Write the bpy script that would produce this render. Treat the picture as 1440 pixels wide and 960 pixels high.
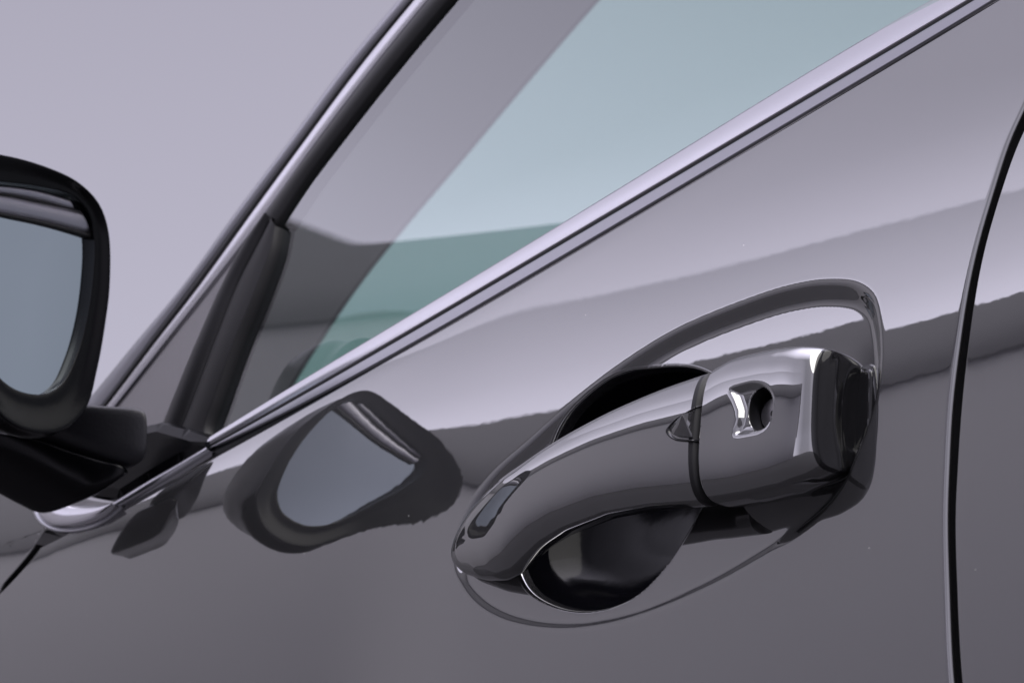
import bpy, bmesh, math, random
import numpy as np
from mathutils import Vector
from mathutils.bvhtree import BVHTree
R = math.radians
random.seed(4); np.random.seed(4)
S = bpy.context.scene
for o in list(bpy.data.objects): bpy.data.objects.remove(o)

# ------------------------------------------------------------------ camera
TH, PITCH, FPX = R(46), R(22), 4500.0         # yaw off the door normal, upward pitch, focal length in px of a 1440 px wide frame
EYE = np.array([0, 0, 0.55])
_d = np.array([math.cos(TH)*math.cos(PITCH), math.sin(TH)*math.cos(PITCH), math.sin(PITCH)])
RT = np.array([math.sin(TH), -math.cos(TH), 0]); UP = np.cross(RT, _d)
cam = bpy.data.objects.new('camera', bpy.data.cameras.new('camera'))
S.collection.objects.link(cam); S.camera = cam
from mathutils import Matrix
M = Matrix(((RT[0], UP[0], -_d[0]), (RT[1], UP[1], -_d[1]), (RT[2], UP[2], -_d[2])))
cam.matrix_world = Matrix.Translation(Vector(EYE)) @ M.to_4x4()
cam.data.sensor_width = 36; cam.data.lens = FPX*36/1440
cam.data.clip_start = 0.05; cam.data.clip_end = 3000
cam.data.dof.use_dof = True; cam.data.dof.focus_distance = 1.24; cam.data.dof.aperture_fstop = 26

# ------------------------------------------------------------------ sky, sun, exposure
SUN_EL = R(60)                               # weak, veiled sun behind the photographer's left shoulder
_h = Vector((-.42, -.9)).normalized()
sun_dir = Vector((_h.x*math.cos(SUN_EL), _h.y*math.cos(SUN_EL), math.sin(SUN_EL)))
W = bpy.data.worlds.new('World'); S.world = W; W.use_nodes = True
nt = W.node_tree; nt.nodes.clear(); N = nt.nodes.new; L = nt.links.new
out = N('ShaderNodeOutputWorld')
tc = N('ShaderNodeTexCoord')
sep = N('ShaderNodeSeparateXYZ'); L(tc.outputs['Generated'], sep.inputs[0])
def math_(op, a, b=None, c=None, clamp=False):
    n = N('ShaderNodeMath'); n.operation = op; n.use_clamp = clamp
    for i, v in enumerate((a, b, c)):
        if v is None: continue
        if isinstance(v, (int, float)): n.inputs[i].default_value = v
        else: L(v, n.inputs[i])
    return n.outputs[0]
def ramp(fac, stops, mode='LINEAR'):
    n = N('ShaderNodeValToRGB'); n.color_ramp.interpolation = mode
    cr = n.color_ramp
    while len(cr.elements) < len(stops): cr.elements.new(0.5)
    for e, (p, v) in zip(cr.elements, stops):
        e.position = p; e.color = (v, v, v, 1) if not isinstance(v, tuple) else (*v, 1)
    L(fac, n.inputs[0]); return n.outputs[0]
noise = N('ShaderNodeTexNoise'); noise.inputs['Scale'].default_value = 9; noise.inputs['Detail'].default_value = 5
L(tc.outputs['Generated'], noise.inputs['Vector'])
z = sep.outputs['Z']
zz = math_('ADD', z, math_('MULTIPLY', math_('SUBTRACT', noise.outputs['Fac'], 0.5), 0.006))
# side = how far the direction points to the bright side of the overcast (towards -X)
dotn = N('ShaderNodeVectorMath'); dotn.operation = 'DOT_PRODUCT'; dotn.inputs[1].default_value = (-math.sin(R(38)), math.cos(R(38)), 0)
L(tc.outputs['Generated'], dotn.inputs[0])
side = math_('MULTIPLY_ADD', dotn.outputs['Value'], 0.5, 0.5, clamp=True)
lum_side = ramp(side, [(0.0, .20), (0.12, .23), (0.30, .50), (0.41, .60), (0.50, .43), (0.655, .42), (0.76, .85), (0.86, 1.4), (1.0, 1.55)])  # unseen rear-left sky lifted to brighten the mirror's reflection
lum_z = ramp(zz, [(0.0, 1.2), (0.36, 1.16), (0.47, .98), (0.70, .97), (1.0, .97)])
bank = ramp(zz, [(0.0, 1.2), (0.57, 1.2), (0.62, .86), (0.680, .60), (0.683, .92), (0.80, .58), (1.0, .5)])
bank_mask = math_('MULTIPLY', math_('SUBTRACT', side, 0.70), 8.0, clamp=True)
bank_f = math_('MULTIPLY_ADD', math_('SUBTRACT', bank, 1.0), bank_mask, 1.0)
lum = math_('MULTIPLY', math_('MULTIPLY', lum_side, lum_z), bank_f)
over = ramp(z, [(0.0, 0.0), (0.86, 0.0), (0.93, .5), (1.0, 1.0)])                 # overcast sky is brightest overhead, boosted to light the unseen wall
lum = math_('ADD', lum, math_('MULTIPLY', over, 3.0))
col = N('ShaderNodeVectorMath'); col.operation = 'SCALE'; col.inputs[0].default_value = (1.0, .955, 1.16); L(lum, col.inputs['Scale'])
sky = N('ShaderNodeTexSky'); sky.sky_type = 'NISHITA'; sky.sun_disc = False
sky.sun_elevation = SUN_EL; sky.sun_rotation = math.atan2(sun_dir.x, sun_dir.y)
sky.air_density = 1; sky.dust_density = 4
bg1 = N('ShaderNodeBackground'); L(sky.outputs[0], bg1.inputs[0]); bg1.inputs[1].default_value = 0.006
bg2 = N('ShaderNodeBackground'); L(col.outputs[0], bg2.inputs[0]); bg2.inputs[1].default_value = 1.0
add = N('ShaderNodeAddShader'); L(bg1.outputs[0], add.inputs[0]); L(bg2.outputs[0], add.inputs[1]); L(add.outputs[0], out.inputs[0])
sl = bpy.data.lights.new('sun', 'SUN'); sl.energy = 1.3; sl.angle = R(45); sl.color = (1, .97, .93)
so = bpy.data.objects.new('sun', sl); S.collection.objects.link(so)
so.rotation_euler = (-sun_dir).to_track_quat('-Z', 'Y').to_euler()
S.view_settings.view_transform = 'Standard'; S.view_settings.look = 'None'
S.view_settings.exposure = 0; S.view_settings.gamma = 1
S.render.engine = 'CYCLES'; S.cycles.max_bounces = 10; S.cycles.glossy_bounces = 8; S.cycles.transparent_max_bounces = 12

# ------------------------------------------------------------------ materials
def bump_in(nt, scale, strength, dist, detail=2):
    t = nt.nodes.new('ShaderNodeTexCoord'); n = nt.nodes.new('ShaderNodeTexNoise')
    n.inputs['Scale'].default_value = scale; n.inputs['Detail'].default_value = detail
    b = nt.nodes.new('ShaderNodeBump'); b.inputs['Strength'].default_value = strength; b.inputs['Distance'].default_value = dist
    nt.links.new(t.outputs['Object'], n.inputs['Vector']); nt.links.new(n.outputs['Fac'], b.inputs['Height'])
    return b.outputs[0], n, t
def mat(name, color, rough=.4, metal=0., ior=1.5, coat=0., coat_ior=1.5, coat_rough=.01, bump=None, vary=0.):
    m = bpy.data.materials.new(name); m.use_nodes = True; nt = m.node_tree
    p = nt.nodes['Principled BSDF']
    p.inputs['Base Color'].default_value = (*color, 1); p.inputs['Roughness'].default_value = rough
    p.inputs['Metallic'].default_value = metal; p.inputs['IOR'].default_value = ior
    p.inputs['Coat Weight'].default_value = coat; p.inputs['Coat IOR'].default_value = coat_ior; p.inputs['Coat Roughness'].default_value = coat_rough
    if bump:
        b, n, t = bump_in(nt, *bump)
        nt.links.new(b, p.inputs['Normal'])
        if coat: nt.links.new(b, p.inputs['Coat Normal'])
    if vary:
        t = nt.nodes.new('ShaderNodeTexCoord'); n = nt.nodes.new('ShaderNodeTexNoise'); n.inputs['Scale'].default_value = 60; n.inputs['Detail'].default_value = 6
        r = nt.nodes.new('ShaderNodeMapRange'); r.inputs['To Min'].default_value = max(0, rough-vary); r.inputs['To Max'].default_value = rough+vary
        nt.links.new(t.outputs['Object'], n.inputs['Vector']); nt.links.new(n.outputs['Fac'], r.inputs[0]); nt.links.new(r.outputs[0], p.inputs['Roughness'])
    return m
PAINT = mat('grey_paint', (.006, .0059, .0065), rough=.5, metal=.0, coat=1, coat_ior=3.8, coat_rough=.004, bump=(170, .0065, .001, 1))
def add_specks(m):
    """a few dust specks and tiny chips in the lacquer, and a fine metallic grain"""
    nt = m.node_tree; p = nt.nodes['Principled BSDF']
    t = nt.nodes.new('ShaderNodeTexCoord'); v = nt.nodes.new('ShaderNodeTexVoronoi'); v.inputs['Scale'].default_value = 80
    nt.links.new(t.outputs['Object'], v.inputs['Vector'])
    lt = nt.nodes.new('ShaderNodeMath'); lt.operation = 'LESS_THAN'; lt.inputs[1].default_value = .03
    nt.links.new(v.outputs['Distance'], lt.inputs[0])
    sp = nt.nodes.new('ShaderNodeSeparateColor'); nt.links.new(v.outputs['Color'], sp.inputs[0])
    g = nt.nodes.new('ShaderNodeMath'); g.operation = 'GREATER_THAN'; g.inputs[1].default_value = .8; nt.links.new(sp.outputs[0], g.inputs[0])
    mu = nt.nodes.new('ShaderNodeMath'); mu.operation = 'MULTIPLY'; nt.links.new(lt.outputs[0], mu.inputs[0]); nt.links.new(g.outputs[0], mu.inputs[1])
    gr = nt.nodes.new('ShaderNodeTexNoise'); gr.inputs['Scale'].default_value = 2200; gr.inputs['Detail'].default_value = 1
    nt.links.new(t.outputs['Object'], gr.inputs['Vector'])
    mr = nt.nodes.new('ShaderNodeMapRange'); mr.inputs['To Min'].default_value = .75; mr.inputs['To Max'].default_value = 1.25; nt.links.new(gr.outputs['Fac'], mr.inputs[0])
    c0 = nt.nodes.new('ShaderNodeVectorMath'); c0.operation = 'SCALE'; c0.inputs[0].default_value = p.inputs['Base Color'].default_value[:3]; nt.links.new(mr.outputs[0], c0.inputs['Scale'])
    mx = nt.nodes.new('ShaderNodeMix'); mx.data_type = 'RGBA'; mx.inputs['B'].default_value = (.5, .48, .45, 1)
    nt.links.new(mu.outputs[0], mx.inputs['Factor']); nt.links.new(c0.outputs[0], mx.inputs['A']); nt.links.new(mx.outputs['Result'], p.inputs['Base Color'])
add_specks(PAINT)
CUP = mat('dark_cup', (.004, .004, .006), rough=.12, ior=1.22, coat=.0, coat_ior=1.5, coat_rough=.05, bump=(90, .05, .002))
CHROME = mat('bright_trim', (.70, .69, .73), rough=.24, metal=1, vary=.04)
SATIN = mat('satin_trim', (.62, .62, .66), rough=.28, metal=1)
BLACKP = mat('black_plastic', (.003, .003, .004), rough=.22, ior=1.28)
ARMP = mat('satin_black_plastic', (.014, .014, .018), rough=.42, bump=(700, .25, .0004))
SATIN2 = mat('satin_grey_trim', (.40, .40, .43), rough=.3, metal=1)
RUBBER = mat('rubber', (.009, .009, .010), rough=.5)
DIV = mat('dark_vinyl', (.010, .010, .012), rough=.45)
TRIMG = mat('grey_gloss', (.27, .26, .285), rough=.28, coat=1, coat_ior=1.8)
SATINM = mat('reflected_pillar_satin', (.42, .41, .46), rough=.35, metal=1)  # colour of the pillar reflection modelled over the mirror glass
CABIN = mat('cabin_grey', (.10, .10, .105), rough=.8)
STEEL = mat('lock_steel', (.62, .61, .63), rough=.25, metal=1)
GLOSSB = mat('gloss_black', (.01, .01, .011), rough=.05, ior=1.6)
def glass(name, tint, f0):
    m = bpy.data.materials.new(name); m.use_nodes = True; nt = m.node_tree; nt.nodes.clear()
    o = nt.nodes.new('ShaderNodeOutputMaterial'); t = nt.nodes.new('ShaderNodeBsdfTransparent'); t.inputs[0].default_value = (*tint, 1)
    g = nt.nodes.new('ShaderNodeBsdfGlossy'); g.inputs['Roughness'].default_value = .0; g.inputs[0].default_value = (.96, .97, .98, 1)
    ge = nt.nodes.new('ShaderNodeNewGeometry'); dt = nt.nodes.new('ShaderNodeVectorMath'); dt.operation = 'DOT_PRODUCT'
    nt.links.new(ge.outputs['Incoming'], dt.inputs[0]); nt.links.new(ge.outputs['Normal'], dt.inputs[1])
    def mm(op, a, b):
        n = nt.nodes.new('ShaderNodeMath'); n.operation = op
        for i, v in enumerate((a, b)):
            if isinstance(v, (int, float)): n.inputs[i].default_value = v
            elif v is not None: nt.links.new(v, n.inputs[i])
        return n
    ab = mm('ABSOLUTE', dt.outputs['Value'], None); pw = mm('POWER', mm('SUBTRACT', 1.0, ab.outputs[0]).outputs[0], 5.0)
    lw = mm('ADD', mm('MULTIPLY', pw.outputs[0], 1-f0).outputs[0], f0)      # Schlick reflectance, the same from both sides
    mx = nt.nodes.new('ShaderNodeMixShader')
    nt.links.new(lw.outputs[0], mx.inputs[0]); nt.links.new(t.outputs[0], mx.inputs[1]); nt.links.new(g.outputs[0], mx.inputs[2]); nt.links.new(mx.outputs[0], o.inputs[0])
    return m
GLASS = glass('side_glass', (.77, .865, .81), .215)
FARGLASS = glass('far_glass', (.74, .90, .87), .05)
DARKGLASS = glass('reflection_tint_glass', (.80, .86, .83), .04)  # tint of the pane added for a faint window reflection
MIRROR = mat('mirror_silver', (.70, .78, .83), rough=.01, metal=1)

# ------------------------------------------------------------------ helpers
COL = S.collection
def link(name, me, m, parent=None, smooth=True):
    if m is not None:
        for k in (m if isinstance(m, (list, tuple)) else [m]): me.materials.append(k)
    if smooth: me.polygons.foreach_set('use_smooth', [True]*len(me.polygons))
    o = bpy.data.objects.new(name, me); COL.objects.link(o)
    if parent is not None: o.parent = parent; 
    return o
def mesh(name, v, f, m, parent=None, smooth=True):
    me = bpy.data.meshes.new(name); me.from_pydata([tuple(map(float, p)) for p in v], [], f); me.validate(); me.update()
    return link(name, me, m, parent, smooth)
def fix_normals(o):
    bm = bmesh.new(); bm.from_mesh(o.data); bmesh.ops.recalc_face_normals(bm, faces=bm.faces); bm.to_mesh(o.data); bm.free()
def thing(name, label, cat, loc, group=None):
    o = bpy.data.objects.new(name, None); COL.objects.link(o); o.location = loc
    o['label'] = label; o['category'] = cat
    if group: o['group'] = group
    return o
def grid_mesh(name, P, m, parent=None, matidx=None, smooth=True):
    """P: (rows, cols, 3) array"""
    P = np.asarray(P, float); nr, nc = P.shape[:2]
    me = bpy.data.meshes.new(name)
    me.vertices.add(nr*nc); me.vertices.foreach_set('co', P.reshape(-1))
    i = np.arange((nr-1)*(nc-1)); r = i//(nc-1); c = i % (nc-1); a = r*nc+c
    q = np.stack([a, a+1, a+nc+1, a+nc], 1).astype(np.int32)
    me.loops.add(q.size); me.loops.foreach_set('vertex_index', q.reshape(-1))
    me.polygons.add(len(q)); me.polygons.foreach_set('loop_start', (np.arange(len(q))*4).astype(np.int32)); me.polygons.foreach_set('loop_total', np.full(len(q), 4, np.int32))
    o = link(name, me, m, parent, smooth)
    if matidx is not None: me.polygons.foreach_set('material_index', matidx.reshape(-1).astype(np.int32))
    me.update(calc_edges=True); me.validate(); return o
def catmull(pts, n, closed=False):
    p = np.array(pts, float); k = len(p)
    if closed: q = np.vstack([p[-1], p, p[0], p[1]]); segs = k
    else: q = np.vstack([2*p[0]-p[1], p, 2*p[-1]-p[-2]]); segs = k-1
    d = np.linalg.norm(np.diff(q, axis=0), axis=1)**.5 + 1e-9
    out = []
    per = max(4, int(4*n/segs))
    for i in range(segs):
        P0, P1, P2, P3 = q[i:i+4]; t0 = 0; t1 = d[i]; t2 = t1+d[i+1]; t3 = t2+d[i+2]
        for t in np.linspace(t1, t2, per, endpoint=False):
            A1 = (t1-t)/(t1-t0)*P0+(t-t0)/(t1-t0)*P1; A2 = (t2-t)/(t2-t1)*P1+(t-t1)/(t2-t1)*P2; A3 = (t3-t)/(t3-t2)*P2+(t-t2)/(t3-t2)*P3
            B1 = (t2-t)/(t2-t0)*A1+(t-t0)/(t2-t0)*A2; B2 = (t3-t)/(t3-t1)*A2+(t-t1)/(t3-t1)*A3
            out.append((t2-t)/(t2-t1)*B1+(t-t1)/(t2-t1)*B2)
    out.append(p[0] if closed else p[-1]); out = np.array(out)
    s = np.r_[0, np.cumsum(np.linalg.norm(np.diff(out, axis=0), axis=1))]
    ss = np.linspace(0, s[-1], n+1 if closed else n)
    r = np.stack([np.interp(ss, s, out[:, j]) for j in range(p.shape[1])], 1)
    return r[:-1] if closed else r

# ------------------------------------------------------------------ door skin: smooth base surface X = F(u, z); u = -Y runs rearwards, z is height above the eye
X0 = 0.85715; ZC = 0.42632
zt = np.linspace(-.5, .5, 10001)      # height above the handle's axis
def prof(zk, pk):
    p = np.radians(np.interp(zt, zk, pk)); k = np.exp(-.5*(np.arange(-200, 201)*(zt[1]-zt[0])/.008)**2); k /= k.sum()
    p = np.tan(np.convolve(np.pad(p, 200, 'edge'), k, 'valid'))
    I = (np.cumsum(p)-p/2)*(zt[1]-zt[0]); return I - np.interp(0, zt, I)
IL = prof([-.5, -.2, -.1, -.03, .0134, .0435, .062, .088, .12, .5], [2, 4.5, 6.5, 8.9, 10.8, 12.2, 13.7, 16.7, 20, 24])
IR = prof([-.5, -.2, -.1, -.03, .001, .02, .0622, .1, .14, .5], [-2, 1.5, 3.8, 6.3, 7.6, 8.9, 12.6, 17, 22, 24])
ID = prof([-.5, -.14, -.06, -.02, .01, .03, .05, .065, .5], [-10, -9, -8.4, -7.7, -6.3, -4, -1.4, 0, 0])      # firmer curvature towards the front edge
ID = ID - np.interp(.028, zt, ID)
def F(u, z):
    u = np.asarray(u, float); z = np.asarray(z, float)-ZC
    w = np.clip((u+.917)/.257, -1.2, 1.6)
    g = np.clip((-.895-u)/.125, 0, 1); g = g*g*g*(g*(6*g-15)+10)
    return X0 + (1-w)*np.interp(z, zt, IL) + w*np.interp(z, zt, IR) + g*np.interp(z, zt, ID)
def ray(x, y):
    d = _d + (x-720)/FPX*RT - (y-480)/FPX*UP
    return d/np.linalg.norm(d)
def onF(x, y, e=0.0):
    """point seen at pixel (x, y) of the 1440x960 photo lying e metres outside the door skin"""
    d = ray(x, y); t = X0/d[0]
    for _ in range(12):
        p = d*t; t = (F(-p[1], p[2])-e)/d[0]
    return d*t
XG = 0.0
def glassX(u, z):
    q = z-ZC-.1
    c = np.clip(q, -1, .08); return XGB + math.tan(R(7.0))*q + .5*.70*c*c + .70*.08*np.clip(q-.08, 0, 9)
def onX(x, y, off):
    """point at pixel (x, y) lying off metres inside the cylinder of the side windows"""
    d = ray(x, y); t = X0/d[0]
    for _ in range(12): p = d*t; t = (glassX(-p[1], p[2])+off)/d[0]
    return d*t
def onV(x, y, X): d = ray(x, y); return d*(X/d[0])
_p = onF(700, 414); XGB = F(-_p[1], ZC+.1)+.013
def uz(pts, e=0.0): return np.array([(-p[1], p[2]) for p in (onF(x, y, e) for x, y in pts)])
def W3(p): return np.array([p[0], p[1], p[2]+EYE[2]])

def sdf(poly, U, Z):
    """signed distance, positive inside the closed polygon"""
    d = np.full(U.shape, 1e9); ins = np.zeros(U.shape, bool); n = len(poly)
    for i in range(n):
        ax, ay = poly[i]; bx, by = poly[(i+1) % n]; ex, ey = bx-ax, by-ay
        t = np.clip(((U-ax)*ex+(Z-ay)*ey)/(ex*ex+ey*ey+1e-18), 0, 1)
        d = np.minimum(d, (U-ax-t*ex)**2+(Z-ay-t*ey)**2)
        c = ((ay > Z) != (by > Z)) & (U < (bx-ax)*(Z-ay)/(by-ay+1e-18)+ax); ins ^= c
    return np.where(ins, 1, -1)*np.sqrt(d)
def sst(x): x = np.clip(x, 0, 1); return x*x*x*(x*(6*x-15)+10)

RING = [(1240, 500), (1238, 450), (1228, 415), (1205, 398), (1160, 394), (1110, 402), (1050, 421), (950, 463), (870, 513), (800, 568), (740, 622), (690, 668), (655, 718), (637, 768), (640, 812), (665, 850), (710, 877), (790, 890), (880, 877), (980, 838), (1060, 795), (1125, 752), (1180, 692), (1213, 620), (1232, 560)]
CUPO = [(742, 790), (760, 832), (800, 856), (850, 862), (905, 844), (950, 802), (985, 748), (1004, 712), (1025, 650), (1035, 590), (1022, 545), (985, 522), (930, 520), (880, 534), (835, 566), (800, 604), (766, 660), (745, 725)]
ring_uz = uz(catmull(RING, 300, True)); cup_uz = uz(catmull(CUPO, 200, True), -.007)
RU0 = uz([(1080, 780)])[0, 0]; RU1 = uz([(1215, 620)])[0, 0]
def recess_floor(U, Z): return recess(U, Z, True)
def recess(U, Z, floor_only=False):
    D = np.zeros(U.shape); mask = (U > -.98) & (U < -.60) & (Z > ZC-.13) & (Z < ZC+.11)
    u = U[mask]; z = Z[mask]
    d1 = sdf(ring_uz, u, z)
    cu, cz = ring_uz.mean(0)
    side = np.clip((u-ring_uz[:, 0].min())/np.ptp(ring_uz[:, 0]), 0, 1)           # 0 front tip .. 1 rear end
    axis_z = ZC+.0+(u-cu)*.05
    up = sst((z-axis_z)/.05+.5)                                                    # 1 above the handle, 0 below
    rearlow = sst((u-RU0)/(RU1-RU0))
    A = (.0030+.0025*side)*up + (.0004+.0060*rearlow)*(1-up)
    w = .0105*up+(.008-.001*rearlow)*(1-up)
    A = A+.022*np.clip(ZC+.05-z, 0, .07)*up
    D1 = A*sst((d1+.001)/w)
    if floor_only: return D1, None, None
    d2 = sdf(cup_uz, u, z)
    x = np.clip(d2/.024, 0, 1); x = np.where(d2 > 0, x, 0)
    rim = sst((d2+.0012)/.0032)
    D2 = 0
    D[mask] = D1+D2
    return D, mask, (d2 if mask.any() else None)

CURVE_C = [(1560, -95), (1480, -50), (1402, 0), (1250, 90), (1140, 157), (980, 252), (850, 327), (700, 416), (620, 462), (560, 498), (480, 543), (400, 590), (350, 616), (300, 642), (250, 668), (190, 702), (163, 716)]
def polyfit(pts, deg=4, n=24):
    p = np.array(pts, float); x0, x1 = p[:, 0].min(), p[:, 0].max(); m = (x0+x1)/2; h = (x1-x0)/2
    c = np.polyfit((p[:, 0]-m)/h, p[:, 1], deg); xs = np.linspace(p[0, 0], p[-1, 0], n)
    return [(x, float(np.polyval(c, (x-m)/h))) for x in xs]
belt = uz(catmull(polyfit(CURVE_C, 5, 40), 80)); belt = belt[np.argsort(belt[:, 0])]
SEAM_L = [(1500, 20), (1466, 90), (1440, 149), (1418, 198), (1396, 266), (1374, 342), (1360, 405), (1349, 476), (1338, 566), (1333, 655), (1331, 727), (1333, 817), (1340, 960), (1355, 1060)]
SEAM_R = [(1512, 28), (1480, 96), (1452, 158), (1429, 208), (1406, 274), (1385, 347), (1372, 410), (1362, 480), (1352, 570), (1346, 657), (1343, 727), (1345, 817), (1353, 960), (1368, 1060)]
FS_R = [(104, 690), (98, 715), (90, 730), (72, 745), (45, 783), (20, 812), (-10, 842), (-60, 880), (-130, 930)]     # front edge of the door
def curve_z(pts):
    a = uz(catmull(pts, 70)); a = a[np.argsort(a[:, 1])]; return a
seamL, seamR, fsR = curve_z(SEAM_L), curve_z(SEAM_R), curve_z(FS_R)
def edge(c): 
    def f(z):
        s0 = (c[1, 0]-c[0, 0])/(c[1, 1]-c[0, 1]+1e-9); s1 = (c[-1, 0]-c[-2, 0])/(c[-1, 1]-c[-2, 1]+1e-9)
        r = np.interp(z, c[:, 1], c[:, 0]); r = np.where(z < c[0, 1], c[0, 0]+np.clip(s0, -.6, .6)*(z-c[0, 1]), r); return np.where(z > c[-1, 1], c[-1, 0]+s1*(z-c[-1, 1]), r)
    return f
def beltz(u):
    sl = (belt[1, 1]-belt[0, 1])/(belt[1, 0]-belt[0, 0])
    return np.where(u < belt[0, 0], belt[0, 1]+sl*(u-belt[0, 0]), np.interp(u, belt[:, 0], belt[:, 1]))
RO = .0012
def cut(o, keep):
    """drop the grid faces where keep is False"""
    bm = bmesh.new(); bm.from_mesh(o.data); bm.faces.ensure_lookup_table()
    bmesh.ops.delete(bm, geom=[bm.faces[i] for i in np.nonzero(~keep.reshape(-1))[0]], context='FACES'); bm.to_mesh(o.data); bm.free()
def roll_cols(s, left, right):
    """returns parameter s in 0..1 plus inset/drop pairs (metres) for rolled edges"""
    ins = np.zeros(len(s)); drop = np.zeros(len(s)); a = np.linspace(0, math.pi/2, 8)[1:]
    ss, ii, dd = list(s), list(RO*np.ones(len(s))), list(drop)
    if right:
        ss += [1]*9; ii += list(RO-RO*np.sin(a))+[0, 0]; dd += list(RO-RO*np.cos(a))+[RO+.004, RO+.018]
    if left:
        ss = [0]*9+ss; ii = [0, 0]+list((RO-RO*np.sin(a))[::-1])+ii; dd = [RO+.018, RO+.004]+list((RO-RO*np.cos(a))[::-1])+dd
    sg = np.array([-1]*(9 if left else 0)+[0]*len(s)+[1]*(9 if right else 0))
    return np.array(ss, float), np.array(ii), np.array(dd), sg
def dist(a, b, dense, sp1, sp2):
    """sorted coordinates from a to b, spacing sp1 inside dense=(lo,hi) and sp2 outside"""
    o = []
    x = a
    while x < b:
        o.append(x); x += sp1 if dense[0] <= x <= dense[1] else sp2
    o.append(b); return np.array(o)
def panel(fl, fr, zbot, ztop, us, zs, left, right, shoulder, with_recess=False):
    s = (us-us[0])/(us[-1]-us[0]); t = (zs-zs[0])/(zs[-1]-zs[0])
    s2, ins, drop, sg = roll_cols(s, left, right)
    Sg, Tg = np.meshgrid(s2, t); I, _ = np.meshgrid(ins, t); Dp, _ = np.meshgrid(drop, t)
    U = us[0]+Sg*(us[-1]-us[0]); Zg = zbot+Tg*(ztop(U)-zbot)
    for _ in range(14):
        a = fl(Zg)+(I if left else 0); b = fr(Zg)-(I if right else 0)
        U = a+Sg*(b-a); Zg = zbot+Tg*(ztop(U)-zbot)
    g = np.maximum(ztop(U)-Zg, 0)
    X = F(U, Zg)+Dp
    k, w = shoulder; q = np.clip(w-g, 0, None); X += k*q**3/(3*w)
    idx = None
    if with_recess:
        D, mask, d2 = recess(U, Zg); X += D
    P = np.stack([X, -U, Zg+EYE[2]], 2)
    return P, U, Zg

# ================================================================== THE CAR
car = thing('car', 'dark grey car with its front door, door handle and side mirror seen from close up', 'car', (0.9, 1.0, 0))
CAR = car
def part(name, v, f, m, parent=None, smooth=True):
    o = mesh(name, v, f, m, parent, smooth)
    return o
def attach(o, parent): o.parent = parent; o.matrix_parent_inverse = Matrix.Translation(-Vector(parent.matrix_world.translation) if parent.type == 'EMPTY' else Vector((0, 0, 0)))
_root_off = Vector(car.location)
def under(o, parent):
    o.parent = parent
    if parent is car: o.location = -_root_off      # geometry is in world space, the empty stands at the car's base
    return o

# front door skin
zs = dist(-.24, .11, (-.17, .11), .0008, .002)
us = dist(-1.30, -.63, (-.96, -.66), .0007, .0018)
RO = .0024
P, U, Zg = panel(edge(fsR), edge(seamL), ZC-.24, beltz, us, zs, True, True, (5.0, .014), True)
door = grid_mesh('front_door', P[:, ::-1], [PAINT, RUBBER], car); under(door, car)
me = door.data; cc = np.zeros((P.shape[0]-1, P.shape[1]-1), np.int32); cc[:, :2] = 1; cc[:, -2:] = 1; cc = cc.reshape(-1); me.polygons.foreach_set('material_index', cc); me.update()

cupd = sdf(cup_uz, (U[:-1, :-1]+U[1:, 1:])/2, (Zg[:-1, :-1]+Zg[1:, 1:])/2)[:, ::-1]
cut(door, cupd < -.0012)
# finger cup let into the door behind the grip
def offset_poly(P_, d):
    """closed polygon moved inwards by d"""
    t = np.roll(P_, -2, 0)-np.roll(P_, 2, 0); t /= np.linalg.norm(t, axis=1)[:, None]; nrm_ = np.stack([t[:, 1], -t[:, 0]], 1)
    if ((P_+nrm_*.001-P_.mean(0))**2).sum() > ((P_-P_.mean(0))**2).sum(): nrm_ = -nrm_
    return P_+nrm_*d
def cup_mesh():
    cu = cup_uz; c = cu.mean(0); rows = []
    pc = catmull([(a, b) for a, b in [(-.0024, .0008), (-.0019, .00010), (-.0016, -.00006), (-.0011, .0), (-.0005, .00035), (.0, .0011), (.0006, .0028), (.0012, .0052), (.0024, .0100), (.0040, .0150)]], 40)
    for a, b in pc:
        q = offset_poly(cu, a); Rz, _, _ = recess_floor(q[:, 0], q[:, 1])
        row = [[F(u, z)+r+b, -u, z+EYE[2]] for (u, z), r in zip(q, Rz)]; row.append(row[0]); rows.append(row)
    base = offset_poly(cu, .0040)
    for f, b in catmull([(1, .0150), (.86, .0235), (.72, .028), (.56, .031), (.38, .0328), (.2, .0335), (.002, .0337)], 26)[1:]:
        q = c+(base-c)*f; Rz, _, _ = recess_floor(q[:, 0], q[:, 1])
        row = [[F(u, z)+r+b, -u, z+EYE[2]] for (u, z), r in zip(q, Rz)]; row.append(row[0]); rows.append(row)
    return np.array(rows, float), int((pc[:, 0] < .0010).sum())
cm, nrim = cup_mesh(); mi = np.ones((cm.shape[0]-1, cm.shape[1]-1), np.int32); mi[:nrim] = 0
cupo = grid_mesh('handle_cup', cm, [PAINT, CUP], None, mi); fix_normals(cupo); under(cupo, car)
right_u = lambda z: np.full(np.shape(z), -.46)
beltz2 = lambda u: np.interp(u, [belt[-1, 0], -.4], [belt[-1, 1], belt[-1, 1]+.02]) * (u > belt[-1, 0]) + beltz(u)*(u <= belt[-1, 0])
RO = .0005
P2, _, _ = panel(edge(seamR), right_u, ZC-.24, beltz2, np.linspace(-.65, -.46, 110), np.linspace(-.24, .1, 180), True, False, (5.0, .014))
cc = np.zeros((P2.shape[0]-1, P2.shape[1]-1), np.int32); cc[:, -2:] = 1
rear = grid_mesh('rear_door', P2[:, ::-1], [PAINT, RUBBER], car, cc); under(rear, car)
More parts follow.
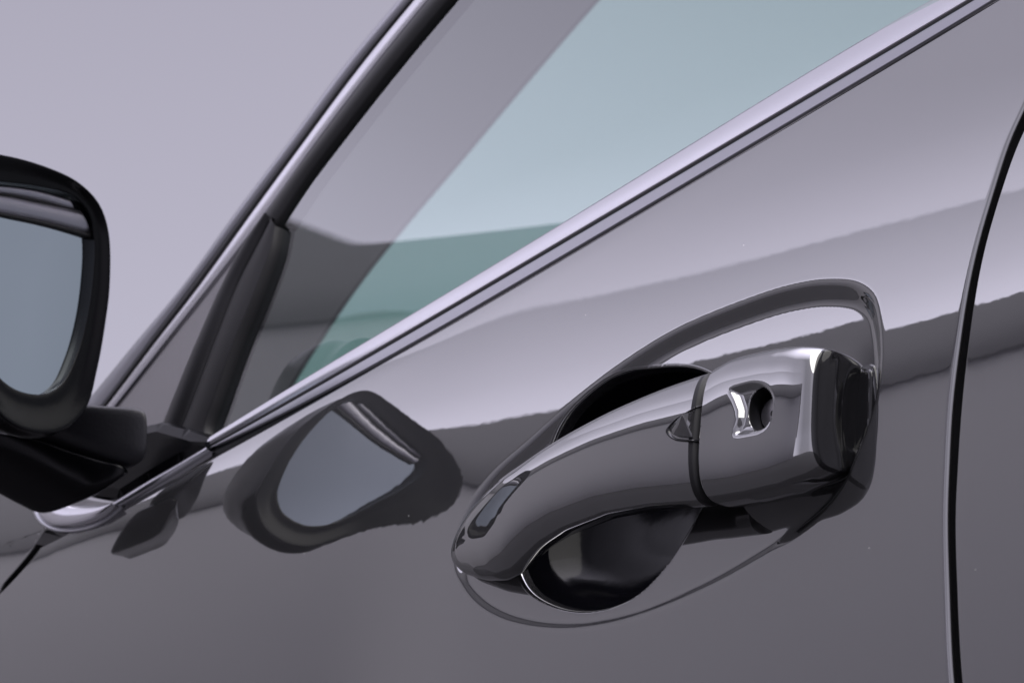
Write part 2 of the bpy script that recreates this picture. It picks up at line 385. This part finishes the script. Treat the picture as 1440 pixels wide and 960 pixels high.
# black seal standing in the gap between the doors
def strip(name, top, bot, e, bulge, m, parent=CAR, n=60, k=9, thick=.004, X=None, power=1.0, tilt=0.0):
    """a solid strip between two pixel curves, e metres outside the skin, with an arched face and a back"""
    hit = (lambda x, y, ee: onF(x, y, ee)) if X is None else (lambda x, y, ee: onX(x, y, X-ee))
    a = catmull(top, n); b = catmull(bot, n)
    rows = []
    for i in range(n):
        row = []
        p, q = hit(*a[i], e-tilt), hit(*b[i], e+tilt)
        row.append(W3(p)+[thick, 0, 0])
        for j in range(k):
            t = j/(k-1); r = p*(1-t)+q*t; h = bulge*math.sin(math.pi*t)**power
            row.append(W3(r)-[h, 0, 0])
        row.append(W3(q)+[thick, 0, 0]); row.append(row[0])
        rows.append(row)
    o = grid_mesh(name, np.array(rows), m, None); fix_normals(o)
    if parent is not None: under(o, parent)
    return o
strip('door_seal', [(x-6, y) for x, y in SEAM_L], [(x+9, y) for x, y in SEAM_R], -.009, .001, RUBBER)
# fender
def ftop(u):
    c = uz([(-260, 560), (-100, 590), (0, 606), (60, 628), (110, 655), (150, 690)]); c = c[np.argsort(c[:, 0])]
    return np.interp(u, c[:, 0], c[:, 1])
FS_L = [(98, 690), (92, 712), (84, 727), (66, 742), (39, 780), (14, 809), (-16, 839), (-66, 877), (-136, 927)]
fsL = curve_z(FS_L)
left_u = lambda z: np.full(np.shape(z), -1.60)
P3, _, _ = panel(left_u, edge(fsL), ZC-.24, ftop, np.linspace(-1.6, -1.2, 160), np.linspace(-.24, 0, 110), False, True, (16., .03))
fender = grid_mesh('fender', P3[:, ::-1], PAINT, car); under(fender, car)

# ---------------------------------------------------------------- trims along the window line
A_ = [(1480, -88), (1400, -48), (1310, 0), (1140, 98), (1020, 174), (900, 250), (804, 301), (700, 369), (648, 400), (525, 475), (400, 552), (334, 584), (273, 630)]
B_ = [(1500, -85), (1440, -45), (1365, 0), (1250, 68), (1140, 128), (940, 250), (820, 320), (700, 392), (620, 440), (540, 488), (400, 562), (340, 596), (285, 634)]
if 0: strip('window_trim', A_, B_, .0012, .0005, CHROME, n=90, k=13, power=1, tilt=.0)
B1 = [(1506, -80), (1446, -40), (1371, 4), (1255, 72), (1144, 133), (944, 254), (824, 325), (704, 397), (624, 446), (544, 494), (404, 568), (344, 602), (288, 637)]
if 0: strip('trim_shadow_lip', B_, B1, .001, .0005, RUBBER, n=90)
A_ = polyfit(A_); B_ = polyfit(B_); CC = polyfit(CURVE_C, 5)
B1 = [(x+2.5, y+2.2) for x, y in B_]
B2 = [(1478, -58), (1395, -2), (1245, 87), (1136, 153), (977, 248), (846, 324), (697, 411), (617, 456), (556, 489), (476, 526), (398, 573), (348, 602), (300, 634)]
C_ = CURVE_C[1:14]
strip('window_trim', A_, B_, .0012, .0005, CHROME, n=90, k=13, power=1)
strip('trim_shadow_lip', B_, B1, .0008, .0001, RUBBER, n=90)
B2 = polyfit([(x-1.5, y-1.6) if x > 560 else (x-1.5-(560-x)/200*2.5, y-1.6-(560-x)/200*8) for x, y in C_], 4)
strip('belt_flange', B1, B2, .0006, .0001, SATIN2, n=90)
C2 = polyfit([(x+.6, y+.8) if x > 560 else (x+.8, y+1.5) for x, y in C_], 4)
_unused = [(1482, -54), (1400, 2), (1252, 93), (1142, 160), (982, 255), (852, 330), (702, 419), (622, 466), (562, 503), (482, 548), (402, 594), (350, 622), (303, 646)]
strip('belt_seal', B2, C2, -.0015, .0006, RUBBER, n=90)
strip('lower_trim_lip', [(290, 628), (250, 652), (205, 678), (160, 706)], [(296, 634), (254, 660), (210, 686), (158, 716)], .002, .001, SATIN, n=40)
# curled end of the trim at the front corner of the door
UO = [(66, 668), (54, 690), (50, 710), (58, 728), (74, 739), (96, 742), (122, 738), (146, 728), (166, 712)]
UI = [(86, 672), (82, 688), (82, 698), (86, 705), (93, 709), (102, 711), (120, 711), (140, 710), (160, 708)]
UO2 = UO; 
strip('trim_end', UO, UI, .002, .0030, CHROME, n=50, k=11, power=.6)
strip('corner_panel', [(80, 668), (104, 682), (128, 697), (165, 706)], [(86, 706), (100, 711), (130, 711), (165, 709)], 0.0002, .0002, TRIMG, n=30)
strip('trim_end_seal', [(62, 664), (49, 690), (45, 712), (54, 733), (72, 745), (97, 748), (126, 743), (150, 731), (172, 712)], UO, .0005, .0006, SATIN, n=50)

# body side frame behind the window line
def poly_prism(name, px, X, depth, m, parent=CAR, bevel=.0008, n=None, plane=None, dirv=(1, 0, 0), smooth=True):
    """a solid cut from a pixel outline lying at the plane X, thickened away from the viewer"""
    pts = catmull(px, n, True) if n else np.array(px, float)
    V = [W3((onX if abs(X) < .3 else onV)(x, y, X)) if plane is None else W3(plane(x, y)) for x, y in pts]
    bm = bmesh.new(); vs = [bm.verts.new(v) for v in V]; f = bm.faces.new(vs)
    ext = bmesh.ops.extrude_face_region(bm, geom=[f]); nv = [g for g in ext['geom'] if isinstance(g, bmesh.types.BMVert)]
    bmesh.ops.translate(bm, vec=Vector(dirv)*depth, verts=nv)
    bmesh.ops.recalc_face_normals(bm, faces=bm.faces)
    if bevel: bmesh.ops.bevel(bm, geom=list(bm.edges), offset=bevel, segments=2, affect='EDGES', profile=.6)
    me = bpy.data.meshes.new(name); bm.to_mesh(me); bm.free()
    o = link(name, me, m, None, False)
    for p in me.polygons: p.use_smooth = False
    if parent is not None: under(o, parent)
    return o
XP = -.001
S_BODY_L = [(690, -150), (562, -2), (484, 92), (405, 200), (330, 300), (258, 400), (190, 482), (124, 562), (90, 600)]
S_BODY_R = [(704, -150), (577, 0), (498, 95), (420, 200), (345, 300), (272, 400), (210, 482), (152, 560), (120, 600)]
strip('body_pillar', S_BODY_L, S_BODY_R, 0, .0012, SATIN2, X=XP+.03, n=60, thick=.03)
S1 = S_BODY_R; S2 = [(712, -150), (583, 0), (504, 97), (427, 200), (352, 302), (280, 402), (214, 487), (157, 562), (125, 602)]
strip('pillar_gap_seal', S1, S2, 0, .001, RUBBER, X=XP+.012, n=60, thick=.02)
S3 = [(730, -150), (602, 0), (524, 96), (445, 200), (372, 302), (296, 402), (226, 490), (169, 562), (134, 606)]
strip('pillar_trim', S2, S3, 0, .0007, CHROME, X=XP, n=60, k=11, thick=.01)
S4T = [(730, -150), (603, 0), (524, 97), (446, 200), (405, 255), (372, 302)]
S4B = [(762, -150), (633, 0), (552, 97), (471, 200), (428, 257), (388, 318)]
strip('window_seal', S4T, S4B, 0, .002, RUBBER, X=XP-.001, n=50, thick=.012)
strip('window_divider', [(374, 300), (345, 338), (312, 400), (276, 480), (243, 560), (224, 610), (205, 655), (196, 690)], [(382, 306), (362, 345), (334, 400), (302, 480), (272, 560), (252, 610), (232, 655), (222, 680)], 0, .003, DIV, X=XP-.002, n=50, thick=.012)
strip('glass_rubber', [(382, 306), (362, 345), (334, 400), (302, 480), (272, 560), (252, 610), (232, 655), (222, 680)], [(388, 318), (382, 350), (364, 402), (332, 480), (303, 560), (289, 602), (290, 620), (262, 660)], 0, .001, RUBBER, X=XP-.004, n=50, thick=.012)
poly_prism('mirror_sail', [(372, 301), (350, 328), (294, 402), (226, 488), (168, 562), (150, 590), (150, 640), (205, 655), (243, 562), (312, 402), (345, 340)], XP+.001, .010, TRIMG, bevel=.0006)
poly_prism('mirror_base', [(175, 600), (225, 590), (262, 600), (300, 612), (300, 632), (250, 652), (205, 678), (165, 704), (126, 699), (84, 679), (95, 630), (130, 605)], XP-.015, .032, BLACKP, bevel=.006)

# ---------------------------------------------------------------- window glass: gently twisted pane
GL = [(640, -20), (633, 0), (552, 97), (471, 200), (428, 257), (388, 318), (380, 350), (360, 402), (328, 480), (300, 560), (284, 602)][::-1]
GB = [(280, 634), (400, 562), (540, 488), (700, 392), (820, 320), (1140, 128), (1365, 0), (1500, -85)]
GL = GL[:-2]+[(633, 0), (790, -180)]
a = catmull(GL, 90); b = catmull(GB, 90)
rows = []
for i in range(90):
    p, q = onX(*a[i], .0), onX(*b[i], .0)
    t = np.linspace(-.06, 1.06, 40)[:, None]; r = p*(1-t)+q*t
    r[:, 0] = glassX(-r[:, 1], r[:, 2])
    rows.append([W3(v) for v in r])
pane = grid_mesh('window_glass', np.array(rows), GLASS, None); under(pane, car)

# cabin seen through the glass
XC = X0+.55
poly_prism('cabin_pillar_trim', [(1000, -180), (925, -95), (838, 0), (740, 113), (650, 220), (560, 326), (500, 402), (455, 468), (420, 522), (395, 570), (380, 640), (250, 690), (190, 640), (240, 520), (300, 410), (362, 318), (402, 258), (450, 196), (532, 93), (611, -3), (733, -160)], XC, .003, CABIN, n=90, bevel=0)
b = poly_prism('windscreen', [(230, 760), (262, 540), (372, 325), (460, 200), (620, 0), (830, -260), (1700, -260), (1700, 300), (900, 560)], X0+1.15, .004, FARGLASS, bevel=0)

poly_prism('reflection_pane', [(395, 600), (398, 515), (418, 484), (445, 461), (480, 447), (520, 439), (560, 437), (600, 443), (660, 470), (700, 520), (600, 700)], X0+.9, .004, DARKGLASS, n=80, bevel=0)  # added tinted pane standing in for a faint reflection in the glass
# ---------------------------------------------------------------- door handle
hand = bpy.data.objects.new('door_handle', None); COL.objects.link(hand)
def loft(name, st, m, parent, n=80, k=72, nin=2.6):
    """st: rows (Tx, Ty, Bx, By, e, hout, hin, nout)"""
    st = catmull(st, n)
    rows = []
    bx = np.array(BOT)[:, 0]; by = np.array(BOT)[:, 1]
    for s in st:
        tl = s[8]
        T = onF(s[0], s[1], s[4]+tl); uT = -T[1]
        lo, hi = s[0]-60, s[0]+90
        for _ in range(30):
            m_ = (lo+hi)/2; Bp = onF(m_, np.interp(m_, bx, by), s[4]-tl)
            if -Bp[1] < uT: lo = m_
            else: hi = m_
        B = Bp
        C = (T+B)/2; V = (T-B)/2
        nout = s[7]
        row = []
        for j in range(k+1):
            a = 2*math.pi*j/k; ca, sa = math.cos(a), math.sin(a)
            ex = 2/(nout if ca > 0 else nin)
            sgn = lambda v, p: math.copysign(abs(v)**p, v)
            h = s[5] if ca > 0 else s[6]
            row.append(W3(C+V*sgn(sa, ex))-[h*sgn(ca, ex), 0, 0])
        rows.append(row)
    G = np.array(rows); 
    c0 = G[0, :-1].mean(0); c1 = G[-1, :-1].mean(0)
    G = np.concatenate([np.repeat(c0[None, None], k+1, 1), G, np.repeat(c1[None, None], k+1, 1)], 0)
    return G
def smooth_rows(G, it=2):
    for _ in range(it):
        H = G.copy(); H[2:-2] = (G[1:-3]+2*G[2:-2]+G[3:-1])/4; G = H
    return G
BOT = [(560, 780), (640, 792), (647, 799), (658, 808), (682, 815), (708, 815), (730, 805), (746, 789), (768, 769), (800, 750), (860, 728), (920, 717), (1000, 711), (1060, 702), (1110, 690), (1150, 673), (1180, 655), (1205, 626), (1222, 590), (1300, 540)]
GRIP = [  # top x, top y, -, -, offset of the centre, outward bulge, inward bulge, squareness, tilt
    (644, 786, 0, 0, .0005, .0015, .003, 2, .0),
    (648, 762, 0, 0, .0015, .0045, .005, 2, -.000),
    (660, 738, 0, 0, .003, .0075, .006, 2.1, .0005),
    (680, 709, 0, 0, .005, .0095, .008, 2.3, .001),
    (704, 686, 0, 0, .007, .0110, .009, 2.5, .001),
    (728, 667, 0, 0, .009, .0120, .008, 2.6, .001),
    (752, 650, 0, 0, .011, .0122, .007, 2.5, .001),
    (795, 622, 0, 0, .013, .0122, .007, 2.6, .001),
    (870, 581, 0, 0, .015, .0122, .007, 2.65, .001),
    (940, 550, 0, 0, .0155, .0120, .007, 2.65, .001),
    (985, 534, 0, 0, .015, .0120, .007, 2.65, .001),
    (1012, 525, 0, 0, .0145, .0120, .007, 2.65, .001)]
G = smooth_rows(loft('g', GRIP, None, None, n=120, k=96), 2)
gmi = np.zeros((G.shape[0]-1, G.shape[1]-1), np.int32); gmi[-3:] = 1
grip = grid_mesh('grip', G, [PAINT, RUBBER], None, gmi); fix_normals(grip)
CAPS = [
    (1026, 520, 0, 0, .0125, .0138, .022, 3.0, .0005),
    (1050, 508, 0, 0, .0120, .0138, .022, 3.2, .0005),
    (1085, 499, 0, 0, .0115, .0138, .022, 3.3, .0005),
    (1120, 493, 0, 0, .0108, .0136, .022, 3.4, .0005),
    (1150, 491, 0, 0, .0098, .0128, .020, 3.4, .0005),
    (1175, 494, 0, 0, .0075, .0112, .018, 3.2, .0005),
    (1192, 502, 0, 0, .0035, .0095, .014, 2.9, -.001),
    (1202, 514, 0, 0, -.001, .0070, .010, 2.5, .0),
    (1207, 530, 0, 0, -.004, .0040, .006, 2.2, .0)]
G = smooth_rows(loft('c', CAPS, None, None, n=110, k=120), 2)
capg = G
def bvh_of(G):
    nr, nc = G.shape[:2]; V = [tuple(p) for p in G.reshape(-1, 3)]
    return BVHTree.FromPolygons(V, [(r*nc+c, r*nc+c+1, (r+1)*nc+c+1, (r+1)*nc+c) for r in range(nr-1) for c in range(nc-1)])
def cast(bv, x, y):
    d = ray(x, y); h = bv.ray_cast(Vector(EYE), Vector(d)); return np.array(h[0]) if h[0] else None
bv = bvh_of(G)
# key dish and key hole pressed into the cap
def press(G, bv, cxy, outline_px, depth, w, wallpow=1):
    pts = [cast(bv, x, y) for x, y in outline_px]; pts = np.array([p for p in pts if p is not None])
    poly = np.stack([-pts[:, 1], pts[:, 2]], 1)
    front = G[..., 0] < pts[:, 0].max()+.006
    d = sdf(poly, -G[..., 1], G[..., 2]); return np.where(front, d, -1), poly
DISH = catmull([(1024, 548), (1040, 540), (1062, 536), (1078, 541), (1087, 556), (1088, 575), (1083, 594), (1072, 606), (1052, 612), (1030, 613), (1030, 600), (1036, 588), (1030, 565)], 60, True)
HOLE = catmull([(1046, 573), (1050, 556), (1062, 544), (1076, 544), (1086, 557), (1087, 577), (1081, 594), (1067, 603), (1054, 602), (1047, 590)], 48, True)
bigG = G
from itertools import product
d1, _ = press(G, bv, None, DISH, 0, 0); d2, hp = press(G, bv, None, HOLE, 0, 0)
# refine cap grid for the hole: resample by bilinear subdivision
def refine(G, f):
    nr, nc = G.shape[:2]; r = np.linspace(0, nr-1, (nr-1)*f+1); c = np.linspace(0, nc-1, (nc-1)*f+1)
    A = np.stack([np.stack([np.interp(r, np.arange(nr), G[:, j, k]) for j in range(nc)], 1) for k in range(3)], 2)
    return np.stack([np.stack([np.interp(c, np.arange(nc), A[i, :, k]) for i in range(len(r))], 0) for k in range(3)], 2)
G = loft('c', CAPS, None, None, n=330, k=300); G = smooth_rows(G, 6); bv = bvh_of(G)
d1, _ = press(G, bv, None, DISH, 0, 0); d2, hp = press(G, bv, None, HOLE, 0, 0)
uu = -G[..., 1]; hu, hz = hp.mean(0)
G[..., 0] += .0024*sst((d1+.0004)/.0042) 
colx = -G[:, :, 1].mean(1); kx = uz([(1164, 570)], .01)[0, 0]
cmi = np.zeros((G.shape[0]-1, G.shape[1]-1), np.int32); cmi[colx[:-1] > kx] = 1  # rear end coloured gloss black in place of its dark reflection
cap = grid_mesh('lock_cover', G, [PAINT, GLOSSB], None, cmi)
cut(cap, (d2[:-1, :-1]+d2[1:, 1:])/2 < .0001); fix_normals(cap)
H3 = np.array([cast(bv, x, y) for x, y in HOLE]); dish_poly = np.array([cast(bv, x, y) for x, y in DISH]); dish_poly = np.stack([-dish_poly[:, 1], dish_poly[:, 2]], 1)
dep = .0024*sst((sdf(dish_poly, hp[:, 0], hp[:, 1])+.0004)/.0042)
rr = []
for inn, dd in ((-.0007, .0003), (-.0004, -.00005), (-.0001, .0), (.00015, .0003), (.0003, .0009), (.0004, .004), (.0004, .021)):
    q = offset_poly(hp, inn); r_ = np.stack([H3[:, 0]+dep+dd, -q[:, 0], q[:, 1]], 1); rr.append(np.vstack([r_, r_[:1]]))
c_ = rr[-1][:-1].mean(0); rr.append(np.repeat(c_[None], len(rr[-1]), 0))
mi = np.ones((len(rr)-1, len(rr[0])-1), np.int32); mi[:3] = 0
keyhole = grid_mesh('key_hole', np.array(rr), [PAINT, RUBBER], None, mi); fix_normals(keyhole)
hole_c = np.array([cast(bv, 1068, 573)]).reshape(3)
# lock cylinder deep in the hole
def disc(name, c, rad, thick, m, slot=False, n=36, tilt=0.0):
    bm = bmesh.new(); bmesh.ops.create_cone(bm, cap_ends=True, segments=n, radius1=rad, radius2=rad*.94, depth=thick)
    bmesh.ops.rotate(bm, verts=bm.verts, cent=(0, 0, 0), matrix=Matrix.Rotation(-math.pi/2, 3, 'Y'))
    bmesh.ops.translate(bm, verts=bm.verts, vec=Vector(c)); bmesh.ops.recalc_face_normals(bm, faces=bm.faces)
    me = bpy.data.meshes.new(name); bm.to_mesh(me); bm.free(); return link(name, me, m, None, False)
hw = np.ptp(hp[:, 0])/2
lockc = np.array([hole_c[0]+.0105, -hu, hz])
lock = disc('lock_cylinder', lockc, hw*.93, .004, STEEL)
slot = poly = disc('key_slot', lockc+np.array([-.0022, 0, 0]), .0012, .0006, GLOSSB)
slot.scale = (1, 1, 1)
# teardrop button on the grip
gb = bvh_of(np.array([[v for v in row] for row in smooth_rows(loft('g', GRIP, None, None, n=120, k=96), 2)]))
TEAR = catmull([(941, 606), (950, 593), (966, 582), (984, 573), (993, 572), (996, 578), (996, 598), (994, 612), (986, 617), (966, 618), (948, 615)], 60, True)
tp = np.array([cast(gb, x, y) for x, y in TEAR]); tcen = cast(gb, 974, 588)+np.array([-.0058, 0, 0])
tc0 = tp.mean(0)
def ring_pts(f, off): q = tc0+(tp-tc0)*f; q = q.copy(); q[:, 0] += off; return q
rings = [ring_pts(.86, .0005), ring_pts(.86, -.0012), ring_pts(.83, -.0016)]
apex = tcen
r3 = apex+(ring_pts(.83, -.0016)-apex)*.12; 
rr = [np.vstack([r, r[:1]]) for r in rings+[apex+(rings[2]-apex)*.5+np.array([.0001, 0, 0]), r3, np.repeat(apex[None], len(tp), 0)]]
button = grid_mesh('sensor_button', np.array(rr), PAINT, None); fix_normals(button)
rr = [np.vstack([r, r[:1]]) for r in (ring_pts(1.12, .0003), ring_pts(1.10, -.0007), ring_pts(1.02, -.0008), ring_pts(.95, .0002), ring_pts(.80, .0002))]
bez = grid_mesh('button_surround', np.array(rr), [GLOSSB], None); fix_normals(bez)
# black gasket between the lock cover and the recess, widened to paint in a dark reflection
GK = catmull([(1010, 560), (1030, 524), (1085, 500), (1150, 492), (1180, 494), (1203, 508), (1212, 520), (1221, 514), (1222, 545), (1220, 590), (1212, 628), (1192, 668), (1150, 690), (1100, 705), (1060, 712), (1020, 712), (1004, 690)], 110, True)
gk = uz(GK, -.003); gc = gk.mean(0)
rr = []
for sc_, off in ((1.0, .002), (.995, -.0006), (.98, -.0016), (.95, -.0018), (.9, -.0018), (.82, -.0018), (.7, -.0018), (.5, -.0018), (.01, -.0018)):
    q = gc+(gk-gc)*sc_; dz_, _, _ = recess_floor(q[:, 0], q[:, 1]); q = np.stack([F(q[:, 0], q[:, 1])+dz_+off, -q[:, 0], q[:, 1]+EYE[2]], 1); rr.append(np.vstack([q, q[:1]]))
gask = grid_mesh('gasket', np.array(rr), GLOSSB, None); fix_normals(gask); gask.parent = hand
ca = catmull([(1205, 512), (1222, 506), (1228, 545), (1224, 595), (1210, 645), (1184, 692), (1158, 722), (1128, 750)], 70)  # black crescent laid on the recess wall as the cap's dark reflection
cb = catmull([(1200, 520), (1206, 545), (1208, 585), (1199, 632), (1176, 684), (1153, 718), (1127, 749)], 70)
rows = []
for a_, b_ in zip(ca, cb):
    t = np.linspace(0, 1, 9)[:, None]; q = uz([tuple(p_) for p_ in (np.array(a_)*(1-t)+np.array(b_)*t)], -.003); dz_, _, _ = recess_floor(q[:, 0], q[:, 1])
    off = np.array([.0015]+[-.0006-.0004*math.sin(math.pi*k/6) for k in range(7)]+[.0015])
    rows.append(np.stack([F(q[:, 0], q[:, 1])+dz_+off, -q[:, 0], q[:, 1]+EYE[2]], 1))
cres = grid_mesh('cap_reflection_strip', np.array(rows), GLOSSB, None); fix_normals(cres); cres.parent = hand
for o in (grip, cap, lock, slot, button, bez, keyhole):
    o.parent = hand
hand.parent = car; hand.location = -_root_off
slot.parent = lock; keyhole.parent = cap; button.parent = grip; bez.parent = grip; lock.parent = cap; slot.parent = cap

# ---------------------------------------------------------------- side mirror
YAW = R(6); MP = np.array([X0-.06, 1.15, 0]); MN = np.array([math.sin(YAW), -math.cos(YAW), -.02]); MN /= np.linalg.norm(MN)
def onM(x, y, back=0.0):
    d = ray(x, y); p0 = MP - MN*back; return d*(p0.dot(MN)/d.dot(MN))
OUT = [(0, 220), (60, 236), (105, 257), (134, 286), (148, 325), (150, 400), (143, 460), (132, 520), (116, 575), (85, 605), (40, 608), (0, 588), (-32, 538), (-58, 465), (-84, 385), (-106, 305), (-99, 250), (-50, 216)]
INN = [(0, 256), (60, 264), (100, 276), (122, 300), (130, 335), (129, 385), (121, 445), (106, 500), (86, 540), (60, 556), (22, 551), (-8, 528), (-32, 482), (-48, 425), (-62, 365), (-70, 305), (-66, 270), (-42, 255)]
ko = 96
oc = catmull(OUT, ko, True); ic = catmull(INN, ko, True)
def align(a, b):
    ca, cb = a.mean(0), b.mean(0)
    aa = np.unwrap(np.arctan2(a[:, 1]-ca[1], a[:, 0]-ca[0])); ab = np.arctan2(b[:, 1]-ca[1], b[:, 0]-ca[0])
    k = np.argmin(np.abs(np.angle(np.exp(1j*(ab-aa[0]))))); return np.roll(b, -k, 0)
ic = align(oc, ic)
O3 = np.array([W3(onM(x, y)) for x, y in oc]); I3 = np.array([W3(onM(x, y, .002)) for x, y in ic])
cO = O3.mean(0); fw = -MN
def scaled(Q, c, s, mv): return c+(Q-c)*s+fw*mv
cI = I3.mean(0)
rr = [scaled(I3, cI, 1.0, .006), I3, scaled(I3, cI, 1.0, -.0015), I3*.6+scaled(O3, cO, 1, -.003)*.4, scaled(O3, cO, .99, -.0025), O3, scaled(O3, cO, 1.005, .008)]
gap_at = len(rr)
up_ = np.array([.10, 0, .42])
for sc_, mv in ((.97, .024), (.90, .042), (.80, .058), (.64, .072), (.44, .082), (.22, .087), (.02, .089)): rr.append(scaled(O3, cO, sc_, mv)+up_*mv)
rr = np.array([np.vstack([r, r[:1]]) for r in rr])
# densify along the profile
prof_n = []
def crom(p, per=5):
    q = np.vstack([2*p[0]-p[1], p, 2*p[-1]-p[-2]]); o = []
    for i in range(len(p)-1):
        a, b, c, d = q[i:i+4]
        for t in np.linspace(0, 1, per, endpoint=False): o.append(.5*((2*b)+(c-a)*t+(2*a-5*b+4*c-d)*t*t+(3*b-a-3*c+d)*t**3))
    o.append(p[-1]); return np.array(o)
for j in range(rr.shape[1]): prof_n.append(crom(rr[:, j]))
Gm = np.array(prof_n).transpose(1, 0, 2)
mir = grid_mesh('side_mirror', Gm, BLACKP, None); fix_normals(mir); under(mir, car)
gl = np.array([np.vstack([r, r[:1]]) for r in [cI+(I3-cI)*s+fw*.0028-fw*.0035*(1-s*s)*.3 for s in np.linspace(1.0, .001, 16)]])
mg = grid_mesh('mirror_glass', gl, MIRROR, None); mg.parent = mir
def mstrip(name, top, bot, back, m):
    a = catmull(top, 24); b = catmull(bot, 24); rows = []
    for p_, q_ in zip(a, b):
        P_, Q_ = W3(onM(*p_, back)), W3(onM(*q_, back))
        rows.append([P_+fw*.003]+[P_*(1-t)+Q_*t-fw*.0006*math.sin(math.pi*t) for t in np.linspace(0, 1, 5)]+[Q_+fw*.003, P_+fw*.003])
    o = grid_mesh(name, np.array(rows), m, None); fix_normals(o); o.parent = mir; return o
mstrip('reflected_pillar_strip', [(-58, 260), (0, 260), (52, 267), (96, 280)], [(-60, 268), (0, 271), (52, 280), (104, 294)], .003, SATINM)  # these strips model the reflected pillar, trim and seals in solid colour
mstrip('reflected_dark_line', [(-60, 268), (0, 271), (52, 280), (104, 294)], [(-60, 271), (0, 275), (52, 285), (114, 297)], .0035, RUBBER)
mstrip('reflected_pillar_strip', [(-60, 271), (0, 275), (52, 285), (114, 297)], [(-60, 285), (0, 298), (60, 310), (128, 328)], .003, SATINM)
mstrip('reflected_seal_line', [(-60, 285), (0, 298), (60, 310), (128, 328)], [(-60, 290), (0, 304), (60, 317), (130, 336)], .0034, RUBBER)
# arm and foot
def bar(name, st, hd, m, expo=4.0):
    """moulded arm: sections (x, y top, y bottom) on planes that run forwards as the arm leaves the door"""
    st = catmull(st, 60); rows = []
    for x, yt, yb, k in st:
        Yp = 1.142+.00030*(214-x); dT, dB = ray(x, yt), ray(x, yb); T, B = dT*(Yp/dT[1]), dB*(Yp/dB[1]); C, V = (T+B)/2, (T-B)/2
        row = []
        for j in range(49):
            a_ = 2*math.pi*j/48; ca, sa = math.cos(a_), math.sin(a_); e_ = 2/expo
            row.append(W3(C+V*math.copysign(abs(sa)**e_, sa)+np.array([0, hd*k*math.copysign(abs(ca)**e_, ca), 0])+np.array([0, hd, 0])))
        rows.append(row)
    c0, c1 = np.mean(rows[0][:-1], 0), np.mean(rows[-1][:-1], 0)
    o = grid_mesh(name, np.array([[c0]*49]+rows+[[c1]*49]), m, None); fix_normals(o); o.parent = mir; return o
bar('mirror_arm', [(30, 570, 596, .9), (80, 565, 612, 1), (120, 563, 627, 1), (160, 565, 640, 1), (195, 567, 649, 1), (207, 569, 648, .95), (212, 574, 640, .8), (214, 582, 625, .5)], .016, ARMP)
bar('mirror_foot', [(-50, 596, 612, .7), (0, 600, 632, .9), (60, 612, 664, 1), (100, 625, 686, 1), (126, 633, 697, 1), (150, 640, 690, .95), (178, 647, 672, .85), (196, 653, 660, .6)], .022, BLACKP)
# ---------------------------------------------------------------- ground and added block that the paint mirrors
def gm():
    m = bpy.data.materials.new('asphalt'); m.use_nodes = True; nt = m.node_tree; p = nt.nodes['Principled BSDF']; p.inputs['Roughness'].default_value = .9
    t = nt.nodes.new('ShaderNodeTexCoord'); n = nt.nodes.new('ShaderNodeTexNoise'); n.inputs['Scale'].default_value = .25; n.inputs['Detail'].default_value = 8
    r = nt.nodes.new('ShaderNodeValToRGB'); r.color_ramp.elements[0].position = .3; r.color_ramp.elements[0].color = (.050, .049, .052, 1); r.color_ramp.elements[1].position = .75; r.color_ramp.elements[1].color = (.075, .073, .078, 1)
    nt.links.new(t.outputs['Object'], n.inputs['Vector']); nt.links.new(n.outputs['Fac'], r.inputs[0]); nt.links.new(r.outputs[0], p.inputs['Base Color'])
    return m
g = mesh('ground', [(-900, -900, 0), (900, -900, 0), (900, 900, 0), (-900, 900, 0)], [(0, 1, 2, 3)], gm(), None, False); g['kind'] = 'structure'
# unseen block added for the paint's reflections, curved for a light gradient: plain rendered wall, dark overhanging eaves
WALL = mat('render_wall', (.46, .452, .478), rough=.9, bump=(2, .3, .02)); EAVE = mat('dark_cladding', (.21, .205, .22), rough=.6)
B0 = np.array([X0, .85, 0]); RB = 15.0
HT = RB*math.tan(R(36))+EYE[2]+ZC; HB = RB*math.tan(R(33))+EYE[2]+ZC
blk = thing('building', 'unseen curved pale block with dark eaves, added for reflections in the grey car', 'building', tuple(B0+np.array([-RB*.64, RB*.77, 0])))
def arc(name, r0, r1, z0, z1, a0, a1, m, n=90):
    rows = []
    for a_ in np.linspace(R(a0), R(a1), n):
        c = np.array([-math.sin(a_), math.cos(a_), 0])
        q = [B0+c*r0+np.array([0, 0, z0]), B0+c*r0+np.array([0, 0, z1]), B0+c*r1+np.array([0, 0, z1]), B0+c*r1+np.array([0, 0, z0])]
        rows.append(q+[q[0]])
    cap0 = [rows[0][0]*0+np.mean(rows[0][:4], 0)]*5; cap1 = [np.mean(rows[-1][:4], 0)]*5
    o = grid_mesh(name, np.array([cap0]+rows+[cap1]), m, None, smooth=False); fix_normals(o); o.parent = blk; o.location = -Vector(blk.location); return o
arc('wall', RB+.03, RB+8, 0, HB, -22, 96, WALL)
arc('eaves', RB, RB+8.4, HB, HT, -23, 97, EAVE)
